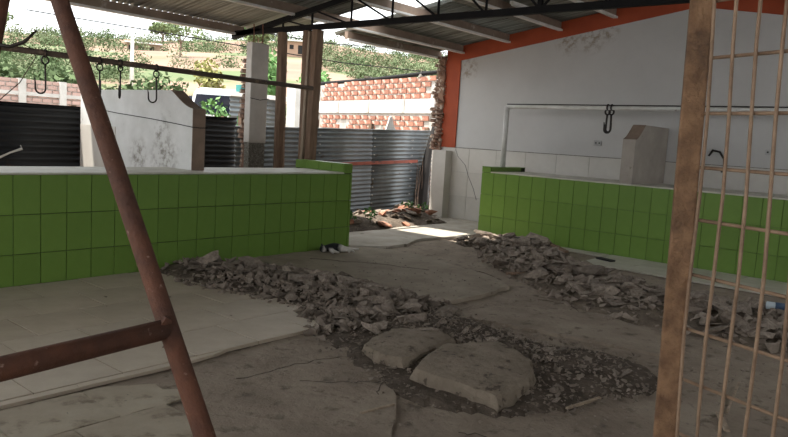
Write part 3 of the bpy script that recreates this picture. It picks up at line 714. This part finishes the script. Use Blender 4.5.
# loose stones on the tiles and dirt
rr = random.Random(77)
for x, y, s, lab in ((2.55,4.0,.07,'loose stone on the pale floor tiles near the slab step'),(2.0,5.45,.03,None),(3.3,5.2,.05,None),(3.0,4.9,.03,None),(2.9,5.5,.03,None),(3.35,4.4,.03,None),(2.75,5.2,.025,None)):
    o = inst('loose_stone', SH[rr.randrange(16)], None, T(x, y, .028+s*.12) @ Matrix.Rotation(rr.uniform(0,6), 4, 'Z') @ Matrix.Diagonal((s,s,s*1.3,1)))
    tag(o, lab or 'small dark crumb of concrete scattered on the pale tiles by the left counter', 'stone', 'loose stones on the tiles')
g = G(); variants = [shard(600+k, (1,.7,.5), 8) for k in range(8)]
for _ in range(1500):
    if rr.random() < .5: x, y = rr.uniform(1.2,6.3), rr.uniform(.6,3.6)
    else: x, y = rr.uniform(5,8.2), rr.uniform(1.0,5.6)
    s = rr.uniform(.008,.028); vs, fs = variants[rr.randrange(8)]; a = rr.uniform(0,6.28)
    z0 = .034 if (4.9 < x < 6.6 and y > 3.7) else .008
    g.add([(x+s*(v[0]*math.cos(a)-v[1]*math.sin(a)), y+s*(v[0]*math.sin(a)+v[1]*math.cos(a)), z0+s*v[2]) for v in vs], fs)
tag(g.obj('floor_grit', M['rubble']), 'fine grit and crumbs scattered over the dirt floor', 'grit', kind='stuff')
# rubble at the foot of the grey fence
r = random.Random(91)
def front(x): return 7.27+max(0, x-10.2)*1.5
def mound(x, y):
    f = front(x); t = (y-f)/1.5
    return (.14*math.sin(PI*min(1, t*1.15)) if 0 < t < .87 else 0)*max(0, min(1, (x-6.9)/.6))*max(0, min(1, (11.6-x)/.8))
g = G(); n1, n2 = 70, 34
for j in range(n2+1):
    for i in range(n1+1):
        x = 6.8+4.9*i/n1; y = 7.25+1.68*j/n2; m_ = mound(x, y); g.v.append((x, y, m_+.02+.035*fbm(x, y, 4) if y > front(x) else -.04))
for j in range(n2):
    for i in range(n1): q = j*(n1+1)+i; g.f.append((q, q+1, q+n1+2, q+n1+1))
tag(g.obj('debris_soil', M['fines'], fix=False), 'dark soil bank heaped along the foot of the grey fence', 'soil', kind='stuff')
for k in range(72):
    x = r.uniform(7.6, 10.9); y = front(x)+r.random()*max(.1, 8.8-front(x))
    s_ = r.uniform(.09, .30); red = r.random() < .28
    o = inst('clay_chunk' if red else 'rubble_chunk', (SHR if red else SH)[r.randrange(4)], None, T(x, y, mound(x, y)+.02+s_*.16) @ Matrix.Rotation(r.uniform(0,6.28), 4, 'Z') @ Matrix.Rotation(r.gauss(0,.35), 4, 'X') @ Matrix.Diagonal((s_,s_,s_,1)))
    tag(o, 'broken orange clay brick piece at the foot of the grey corrugated fence' if red else 'grey debris lump at the foot of the grey corrugated fence', 'rubble', 'debris along the grey fence')

# boards and sticks
def stick(a, b, w, h, m, name, label, cat):
    return tag(G().bar(a, b, w, h).obj(name, m), label, cat)
stick((6.92,4.05,.03), (7.27,3.82,.03), .04, .03, M['wood'], 'broken_board', 'short dark broken board lying at the edge of the right rubble heap', 'board')
hz = lambda x, y: heap_h(HR, x, y)
stick((8.56,4.90,hz(8.6,4.85)+.075), (8.82,4.76,hz(8.8,4.8)+.07), .12, .02, M['dark'], 'dark_tile', 'flat black tile piece on the peak of the right rubble heap', 'tile')
stick((9.05,4.75,hz(9.05,4.75)+.07), (8.5,4.1,hz(8.4,4.2)+.06), .05, .03, M['wood'], 'broken_board', 'long thin dark slat resting on the right rubble heap by the counter', 'board')
stick((9.05,3.9,.035), (8.97,3.66,.035), .1, .02, M['dark'], 'dark_tile', 'flat black fragment on the pale tiles at the foot of the right counter', 'tile')
stick((3.66,1.68,.015), (3.98,1.62,.015), .018, .012, M['wood_light'], 'stick', 'pale stick on the dirt left of the rusty gate post', 'stick')
stick((4.05,.92,.015), (4.28,1.03,.02), .03, .012, M['wood_light'], 'stick', 'flat pale splinter of wood on the dirt behind the mesh gate', 'stick')
stick((4.35,1.0,.012), (5.0,1.1,.012), .014, .01, M['wood_light'], 'stick', 'long thin pale stick on the dirt behind the mesh gate', 'stick')
stick((2.72,2.42,.014), (2.95,2.38,.014), .016, .012, M['wood_light'], 'stick', 'thin twig on the dirt in front of the largest slab', 'stick')

# plastic bottle on the right heap
pb_ = empty('plastic_bottle', (7.1, 1.3, heap_h(HR,7.1,1.3)), 'clear plastic bottle with a blue label lying on the right rubble heap', 'bottle')
mcl = mat('clear_plastic', (190,200,205), (176,188,196), 3, .2); mbl = mat('blue_label', (60,84,112), (44,66,92), 6, .5)
a = Vector((7.03,1.40,heap_h(HR,7.03,1.4)+.085)); b = Vector((7.12,1.16,heap_h(HR,7.12,1.16)+.08)); dd = (b-a)
G().tube([a+dd*t for t in (0,.02,.3,.6,.72,.86,.9,.96)], [.028,.036,.036,.036,.034,.015,.013,.013], 14).obj('body', mcl, pb_, smooth=True)
G().tube([a+dd*.28, a+dd*.62], .0372, 14).obj('label_band', mbl, pb_, smooth=True)
G().tube([a+dd*.95, a+dd*1.03], .0155, 12).obj('cap', mbl, pb_, smooth=True)
rebase(pb_)

# ------------------------------------------------------------------ black and white cat lying at the counter corner
def cat():
    mc = bpy.data.materials.new('black_white_fur'); mc.use_nodes = True
    N = mc.node_tree.nodes; L = mc.node_tree.links; b = N['Principled BSDF']; b.inputs['Roughness'].default_value = .9
    tc = N.new('ShaderNodeTexCoord'); sx = N.new('ShaderNodeSeparateXYZ'); nz = N.new('ShaderNodeTexNoise'); nz.inputs['Scale'].default_value = 9
    L.new(tc.outputs['Object'], sx.inputs[0]); L.new(tc.outputs['Object'], nz.inputs['Vector'])
    def mth(op, a, b2):
        m = N.new('ShaderNodeMath'); m.operation = op
        for i, v in enumerate((a, b2)):
            if isinstance(v, (int, float)): m.inputs[i].default_value = v
            else: L.new(v, m.inputs[i])
        return m.outputs[0]
    # white where far back along the body, or low on the belly/leg side
    k1 = mth('MULTIPLY', mth('SUBTRACT', sx.outputs['X'], .25), 18)
    k2 = mth('MULTIPLY', mth('SUBTRACT', -.055, sx.outputs['Y']), 30)
    k = mth('ADD', mth('MAXIMUM', k1, k2), mth('MULTIPLY', mth('SUBTRACT', nz.outputs['Fac'], .5), 3))
    tip = mth('MULTIPLY', mth('SUBTRACT', sx.outputs['X'], .52), 40)
    cl_ = N.new('ShaderNodeClamp'); L.new(mth('SUBTRACT', k, mth('MAXIMUM', tip, 0)), cl_.inputs[0])
    mx = N.new('ShaderNodeMix'); mx.data_type = 'RGBA'; mx.inputs[6].default_value = lin((24,24,26)); mx.inputs[7].default_value = lin((206,200,192))
    L.new(cl_.outputs[0], mx.inputs[0]); L.new(mx.outputs[2], b.inputs['Base Color'])
    V = [((.33,.02,.062),.058), ((.23,.035,.066),.062), ((.13,.02,.064),.058), ((.07,-.01,.055),.036), ((.02,-.03,.052),.043), ((-.025,-.055,.036),.022),
         ((.39,.03,.045),.02), ((.47,.0,.026),.017), ((.59,-.035,.018),.014),
         ((.12,-.065,.036),.022), ((.10,-.15,.018),.014), ((.16,-.07,.026),.02), ((.19,-.15,.016),.014),
         ((.28,-.065,.04),.032), ((.37,-.10,.024),.017), ((.33,-.165,.016),.014), ((.36,-.05,.03),.026), ((.44,-.09,.018),.015), ((.42,-.15,.014),.013),
         ((.03,.005,.095),.016), ((.035,.015,.118),.005), ((.0,-.07,.085),.015), ((-.005,-.085,.106),.005)]
    E = [(0,1),(1,2),(2,3),(3,4),(4,5),(0,6),(6,7),(7,8),(2,9),(9,10),(2,11),(11,12),(0,13),(13,14),(14,15),(0,16),(16,17),(17,18),(4,19),(19,20),(4,21),(21,22)]
    me = bpy.data.meshes.new('cat_cage'); me.from_pydata([v[0] for v in V], E, []); o = bpy.data.objects.new('cat_cage', me); COL.objects.link(o)
    sk = o.modifiers.new('skin', 'SKIN'); ss = o.modifiers.new('sub', 'SUBSURF'); ss.levels = 2
    for i, (p, rd) in enumerate(V):
        s = me.skin_vertices[0].data[i]; s.radius = (rd, rd); s.use_root = (i == 0)
    bpy.context.view_layer.update()
    ev = o.evaluated_get(bpy.context.evaluated_depsgraph_get()); m2 = bpy.data.meshes.new_from_object(ev)
    bpy.data.objects.remove(o); m2.name = 'cat'; m2.materials.clear(); m2.materials.append(mc)
    m2.polygons.foreach_set('use_smooth', [True]*len(m2.polygons))
    c = bpy.data.objects.new('cat', m2); COL.objects.link(c); c.location = (5.98, 6.14, .03); c.rotation_euler = (0, 0, math.radians(-8))
    mz = min(v.co.z for v in m2.vertices); c.location.z = .03-mz
    return tag(c, 'black and white cat stretched out on the floor at the end of the left counter', 'cat')
cat()

# ------------------------------------------------------------------ outside: terrain
def interp(x, T_):
    if x <= T_[0][0]: return T_[0][1]
    for (a, b), (c, d) in zip(T_, T_[1:]):
        if x <= c:
            t = (x-a)/(c-a); t = t*t*(3-2*t)*.5+t*.5; return b+(d-b)*t
    return T_[-1][1]
def ground_z(x, y):
    r = math.hypot(x, y); a = math.degrees(math.atan2(y, x))
    h = interp(r, [(0,-.04),(15,-.05),(22,.6),(30,2.0),(60,5.8),(95,9.9),(132,15.4),(170,17),(240,17)])
    k = 1+.13*math.exp(-((a-48)/9)**2)-.06*math.exp(-((a-70)/8)**2)
    if r > 20: h = h*k+(r-20)/100*.6*fbm(x, y, .035)
    return h
g = G(); NA, NR = 90, 70
for j in range(NR+1):
    r = 8.0*(240/8.0)**(j/NR)
    for i in range(NA+1):
        a = math.radians(8+112*i/NA); x, y = r*math.cos(a), r*math.sin(a)
        z = ground_z(x, y)
        if x < 11.3 and y < 8.6: z = -.06
        g.v.append((x, y, z))
for j in range(NR):
    for i in range(NA):
        a = j*(NA+1)+i; g.f.append((a, a+1, a+NA+2, a+NA+1))
struct(g.obj('ground', M['soil'], smooth=True), 'dry scrubby hillside rising behind the market', 'ground')

struct(G().prism(jag([(6,8.5),(13,8.5),(13.5,12),(6,12)],.5,.1,3), 2, -.2, -.015).obj('yard_ground', M['dirt']), 'bare dirt strip under the grey fence', 'ground')
def leaves(g, c, rad, n, size, r, squash=.8):
    for _ in range(n):
        v = Vector((r.gauss(0,1), r.gauss(0,1), r.gauss(0,1))).normalized()*(r.random()**.35)
        p = Vector((c[0]+v.x*rad, c[1]+v.y*rad, c[2]+v.z*rad*squash))
        d1 = Vector((r.gauss(0,1), r.gauss(0,1), r.gauss(0,1))).normalized(); d2 = d1.cross(Vector((r.gauss(0,1), r.gauss(0,1), r.gauss(0,1)))).normalized()
        s = size*r.uniform(.6,1.3)
        g.add([p-d1*s, p+d2*s*.6, p+d1*s, p-d2*s*.6], [(0,1,2,3)])
r = random.Random(8)
for nm, lf, cnt, lab in (('hillside_scrub','leaf1',850,'dense green scrub covering the hillside'),('pale_scrub','leaf2',600,'pale dry scrub dotted over the hillside')):
    g = G(); c = 0
    while c < cnt:
        rad = 24*(150/24)**r.random(); a = math.radians(r.uniform(30, 76)); x, y = rad*math.cos(a), rad*math.sin(a)
        dg = math.degrees(a)
        if fbm(x, y, .05)+(.25 if rad > 100 else 0) < -.05: continue
        if 50 < dg < 63.5 and 48 < rad < 96 and r.random() < .8: continue
        if 47 < dg < 50.5 and 40 < rad < 92: continue
        s = r.uniform(.6,1.2)*(.4+rad/130)
        leaves(g, (x, y, ground_z(x, y)+s*.5), s, 110, s*.11, r, .7); c += 1
    tag(g.obj(nm, M[lf], fix=False), lab, 'scrub', kind='stuff')

def tree(x, y, h, cr, label, lf='leaf1', trunk=.12, name='tree', n=900, leaf=.28, group=None):
    z = ground_z(x, y); e = empty(name, (x, y, z), label, 'tree', group); r = random.Random(int(x*100))
    g = G().tube([(x,y,z-.1),(x+.1,y,z+h*.3),(x-.05,y+.1,z+h*.6)], [trunk,trunk*.8,trunk*.5], 8)
    trk = g.obj('trunk', M['bark'], e)
    for k in range(5):
        a = k*1.3; G().tube([(x+.05,y,z+h*.35),(x+cr*.5*math.cos(a),y+cr*.5*math.sin(a),z+h*.68)], [trunk*.5,trunk*.2], 6).obj('branch', M['bark'], trk)
    g = G()
    for k in range(8):
        a = r.uniform(0,6.28); q = r.random()**.5*cr*.65
        leaves(g, (x+q*math.cos(a), y+q*math.sin(a), z+h*r.uniform(.58,.88)), cr*.5, n//8, leaf, r, .7)
    g.obj('crown', M[lf], e, fix=False); rebase(e); return e
tree(43.4, 67.2, 4.0, 2.2, 'broad feathery tree on the hillside right of the far house', 'leaf_tree', .13, leaf=.15)
tree(50.5, 63.0, 3.6, 1.6, 'small round tree on the hillside left of the grey column', 'leaf_tree', .14, leaf=.2)
tree(39.5, 104, 3.6, 2.0, 'dark tree on the ridge above the left of the hook rail', 'leaf_tree', .16, leaf=.24)
tree(64.5, 105, 3.0, 2.0, 'ridge tree left of the far utility pole', 'leaf_tree', .16, leaf=.28)
tree(78, 100, 3.2, 2.0, 'tall ridge tree just under the edge of the roof', 'leaf_tree', .16, leaf=.28)
tree(59.5, 76, 4.2, 2.2, 'bushy tree beside the pink house on the hill', 'leaf3', .16, leaf=.25)
def bush(x, y, rad, hz, label, lf, n=500, leaf=.07, z=None):
    z = ground_z(x, y) if z is None else z; e = empty('bush', (x, y, z), label, 'bush'); r = random.Random(int(x*77+y)); g = G()
    for k in range(6):
        a = r.uniform(0,6.28); q = rad*.5*r.random()**.5
        leaves(g, (x+q*math.cos(a), y+q*math.sin(a), z+hz*r.uniform(.35,.78)), rad*.6, n//6, leaf, r, hz/rad*.42)
    g.obj('foliage', M[lf], e, fix=False)
    s = G()
    for k in range(5): s.tube([(x+.05*k-.1, y, z-.05), (x+rad*.5*math.cos(k*1.3), y+rad*.5*math.sin(k*1.3), z+hz*.6)], [.02,.008], 5)
    s.obj('stems', M['bark'], e); rebase(e)
for k, (x, y) in enumerate(((7.95,7.55),(8.4,7.5),(9.9,7.95),(10.4,8.0))):
    e = empty('weed', (x, y, .1), ('small weed at the left end of the debris by the grey fence','weed growing in the middle of the debris by the grey fence','taller weed growing in the debris by the grey fence','weed nearest the dark stump by the grey fence')[k], 'weed'); g = G(); rw = random.Random(k)
    leaves(g, (x, y, .22+.03*(k%3)), .12, 50, .035, rw, .8); g.obj('leaves', M['leaf3'], e, fix=False); G().tube([(x,y,.05),(x,y,.24)], .006, 5).obj('stem', M['bark'], e); rebase(e)
bush(7.75, 10.9, .55, 2.05, 'bright green bush behind the dark screen, right of the left divider', 'leaf3', 900, .06)
bush(8.45, 11.0, .45, 1.95, 'leafy green bush peeking over the dark screen beside the column', 'leaf3', 700, .06)
bush(17.3, 24.6, .9, 2.0, 'yellow-green bush above the parked white van', 'leaf_yellow', 700, .1, 2.2)
bush(19.2, 23.2, 1.2, 2.6, 'tall green bush between the column and the thick timber post', 'leaf3', 900, .13, 2.2)
bush(21.0, 22.2, 1.0, 2.6, 'green bush behind the thick timber post', 'leaf3', 800, .13, 2.2)
bush(14.0, 23.5, 1.5, 2.2, 'grey-green bush over the top of the left divider', 'leaf1', 900, .13, 1.2)
bush(11.3, 24.0, 1.4, 2.2, 'green bush above the pinkish wall behind the trestle leg', 'leaf1', 900, .13, 1.0)
bush(8.8, 25.0, 1.4, 2.4, 'green bush above the pinkish brick wall at the far left', 'leaf1', 900, .13, 1.0)

# ------------------------------------------------------------------ brick wall beyond the fence
ang = math.radians(72); A = Vector((12.72, 9.62, 0)); dv = Vector((math.cos(ang), math.sin(ang), 0)); nv = Vector((-dv.y, dv.x, 0))
Rb = Matrix(((dv.x, nv.x, 0, 0), (dv.y, nv.y, 0, 0), (0, 0, 1, 0), (0, 0, 0, 1)))
bw = empty('brick_wall', A, 'orange brick wall with a white plaster band beyond the grey fence', 'wall')
def wbox(a, b, name, m, root=bw, base=A, R=Rb):
    o = G().box(a, b).obj(name, m, root); o.matrix_parent_inverse = Matrix.Identity(4); o.matrix_local = R; return o
WL = 5.9
wbox((0,-.16,0), (WL,-.012,2.86), 'mortar_core', M['mortar'])
bm_ = G().box((0,0,0), (.39,.03,.108)).mesh('brick', M['brick'])
rr = random.Random(2)
z = 1.52; row = 0
while z < 2.84:
    if not (2.05 < z+.045 < 2.42):
        x = -.0 if row % 2 == 0 else .2
        while x < WL-.3:
            if x >= 0 and rr.random() > .07:
                o = inst('brick', bm_, bw, Rb @ T(x, -.012+rr.uniform(-.006,.004), z+rr.uniform(-.004,.004)) @ Matrix.Diagonal((rr.uniform(.88,1), 1, rr.uniform(.86,1), 1)))
            x += .40
    z += .128; row += 1
wbox((0,-.01,2.07), (WL,.03,2.40), 'plaster_band', M['white_plaster'])
for x in (1.2, 2.9, 4.6): wbox((x,.03,2.08), (x+.12,.045,2.39), 'plaster_patch', M['mortar'])
wbox((WL,-.2,0), (WL+.35,.06,2.85), 'white_pillar', M['white_plaster'])
o = G().tube([(-.1,-.05,2.99),(WL*.5,-.05,2.93),(WL+.3,-.05,2.92)], .05, 8).obj('coping_pipe', M['black_steel'], bw); o.matrix_local = Rb
for x in (.75, 3.2):
    vs, fs = shard(int(x*10), (.3,.2,.16), 12); o = G().add([(v[0]+x, v[1]-.05, v[2]+2.95) for v in vs], fs).obj('mortar_lump', M['aggregate'], bw); o.matrix_local = Rb
# pinkish brick wall with white posts at the far left
bw2 = empty('brick_wall', (6, 14, 0), 'pinkish brick wall with white posts at the far left, above the dark screen', 'wall')
def lbox(a, b, name, m): return G().box(a, b).obj(name, m, bw2)
lbox((2.6,14.02,-.1), (7.2,14.15,2.16), 'mortar_core', M['mortar'])
bp_ = G().box((0,0,0), (.165,.03,.066)).mesh('brick', M['brick_pink'])
z = 1.5; row = 0
while z < 2.12:
    x = 3.6+(.0 if row % 2 else .1)
    while x < 7.1:
        inst('brick', bp_, bw2, T(x, 14.0, z)); x += .19
    z += .085; row += 1
for x in (3.9, 5.62, 6.38): lbox((x,13.96,-.05), (x+.13,14.1,2.17), 'white_post', M['white_plaster'])
lbox((2.6,13.985,1.86), (7.2,14.03,1.93), 'white_beam', M['white_plaster'])
rebase(bw2)

# parked van
van = empty('van', (11.55, 16.0, .38), 'white van with tinted windows parked beyond the dark screen', 'van')
def vb(a, b, name, m, bev=0, par=van): return G().box(a, b).obj(name, m, par, bevel=bev)
VX0, VX1, VY, GZ = 10.75, 12.35, 16.0, .38
G().prism([(VX0,GZ+.35),(VX1,GZ+.35),(VX1+.03,GZ+1.0),(VX1-.02,GZ+1.35),(VX1-.17,GZ+2.02),(VX1-.3,GZ+2.12),(VX0+.3,GZ+2.12),(VX0+.17,GZ+2.02),(VX0+.02,GZ+1.35),(VX0-.03,GZ+1.0)], 1, VY, VY+4.3).obj('body', M['white_car'], van, bevel=.06)
G().prism([(VX0+.1,GZ+1.42),(VX1-.1,GZ+1.42),(VX1-.22,GZ+1.94),(VX0+.22,GZ+1.94)], 1, VY-.02, VY+.01).obj('windscreen', M['glass_dark'], van)
for k in range(3): vb((VX0-.0,VY+.5+1.2*k,GZ+1.45), (VX0+.1,VY+1.5+1.2*k,GZ+1.9), 'side_window', M['glass_dark'])
for x in (VX0+.05, VX1-.25):
    for y in (VY+.8, VY+3.4): G().tube([(x,y,GZ+.3),(x+.2,y,GZ+.3)], .32, 16).obj('wheel', M['rubber'], van)
vb((VX0,VY-.06,GZ+.4), (VX1,VY+.02,GZ+.6), 'bumper', M['plastic_grey'], .02)
for x in (VX0+.1, VX1-.35): vb((x,VY-.03,GZ+.85), (x+.25,VY+.01,GZ+1.0), 'headlight', M['lip'], .01)
rebase(van); van.rotation_euler.z = math.radians(-36)
t = G().box((11.72,15.3,2.3), (12.05,15.5,2.62)).box((11.86,15.38,-.05), (11.92,15.44,2.3))
tag(t.obj('teal_sign', M['teal']), 'small teal box on a post left of the grey column', 'sign')
# small corrugated shed between the column and brick wall
sh = empty('tin_shed', (11.3, 13.2, 0), 'low tin shed wall seen between the column and the thick timber post', 'shed')
me = corrugated(2.3, 1.6, .11, .02).mesh('sheet', M['fence'], smooth=True)
o = inst('sheet', me, sh, Matrix.Identity(4)); o.matrix_local = T(-11.3,-13.2,0) @ Matrix(((0,0,1,9.9),(0,-1,0,13.3),(1,0,0,0),(0,0,0,1)))
o = G().box((9.85,13.2,2.2),(11.6,13.4,2.3)).obj('cap', M['lip'], sh); o.matrix_parent_inverse = T(-11.3,-13.2,0)
# white pillar at the corner of the yard
tag(G().box((11.2,12.55,-.05),(11.5,12.85,2.52)).obj('yard_pillar', M['white_plaster']), 'white plastered yard pillar left of the thick timber post', 'pillar')

# utility pole, houses, cables
up_ = empty('utility_pole', (18.67, 33.1, ground_z(18.67,33.1)), 'pale concrete utility pole standing on the hillside', 'pole')
gz = ground_z(18.67,33.1)
G().tube([(18.67,33.1,gz-.2),(18.67,33.1,6.25)], [.11,.075], 10).obj('shaft', M['concrete_pole'], up_, smooth=True)
arm = G().bar((18.3,33.3,5.95),(19.05,32.9,5.95), .06, .06).obj('crossarm', M['concrete_pole'], up_)
for t in (.1,.9): G().tube([(18.3+.75*t,33.3-.4*t,5.98),(18.3+.75*t,33.3-.4*t,6.12)], .04, 8).obj('insulator', M['plastic_grey'], arm)
rebase(up_)
def house(p, q, zb, zt, depth, m, label, wins, name='house', flat=True):
    p = Vector((p[0],p[1],0)); q = Vector((q[0],q[1],0)); d = (q-p); L = d.length; d.normalize(); n = Vector((-d.y, d.x, 0))
    if n.dot(p) < 0: n = -n
    e = empty(name, (p.x, p.y, zb), label, 'house')
    Mx = Matrix(((d.x,n.x,0,0),(d.y,n.y,0,0),(0,0,1,0),(0,0,0,1)))
    def hb(a, b, nm, mm):
        o = G().box(a, b).obj(nm, mm, e); o.matrix_local = Mx; return o
    H = zt-zb
    hw = hb((0,0,-1),(L,depth,H),'walls',m); hb((-.25,-.5,H),(L+.25,depth+.2,H+.16),'roof_slab',M['lip'])
    for a, b, c, dd in wins: G().box((a*L,-.04,c*H),(b*L,.0,dd*H)).obj('window' if c > .1 else 'doorway', M['dark'], hw)
    return e
house((46.1,83.0),(49.5,81.1),ground_z(47.8,82)-.3,11.1,3,M['house'],'low pale house with a flat roof on the hillside behind the pole',[(.05,.2,.3,.75),(.35,.5,.05,.8),(.68,.82,.35,.75)])
house((58.9,68.0),(61.0,66.2),10.35,12.45,3,M['house_pink'],'pinkish house with dark windows on the hill between the posts',[(.12,.3,.55,.8),(.5,.72,.3,.8)])
tag(G().tube([(14,36,7.2),(30,31,6.8),(46,26,7.6)], .03, 5).obj('power_cable', M['black_steel']), 'upper thin power cable crossing the green hillside above the brick wall', 'cable')
tag(G().tube([(14,34,6.2),(30,29.5,5.6),(46,25,5.9)], .03, 5).obj('power_cable', M['black_steel']), 'lower thin power cable crossing the green hillside above the brick wall', 'cable')

# white tube light under the roof sheets
tl = empty('tube_light', (9, 5.66, 3.3), 'white tube light fixed below the roof sheets near the orange band', 'lamp')
G().box((8.98,5.5,3.50),(9.5,5.56,3.54)).obj('housing', M['lip'], tl); G().tube([(8.99,5.53,3.485),(9.49,5.53,3.485)], .014, 8).obj('tube', M['white_plaster'], tl); rebase(tl)
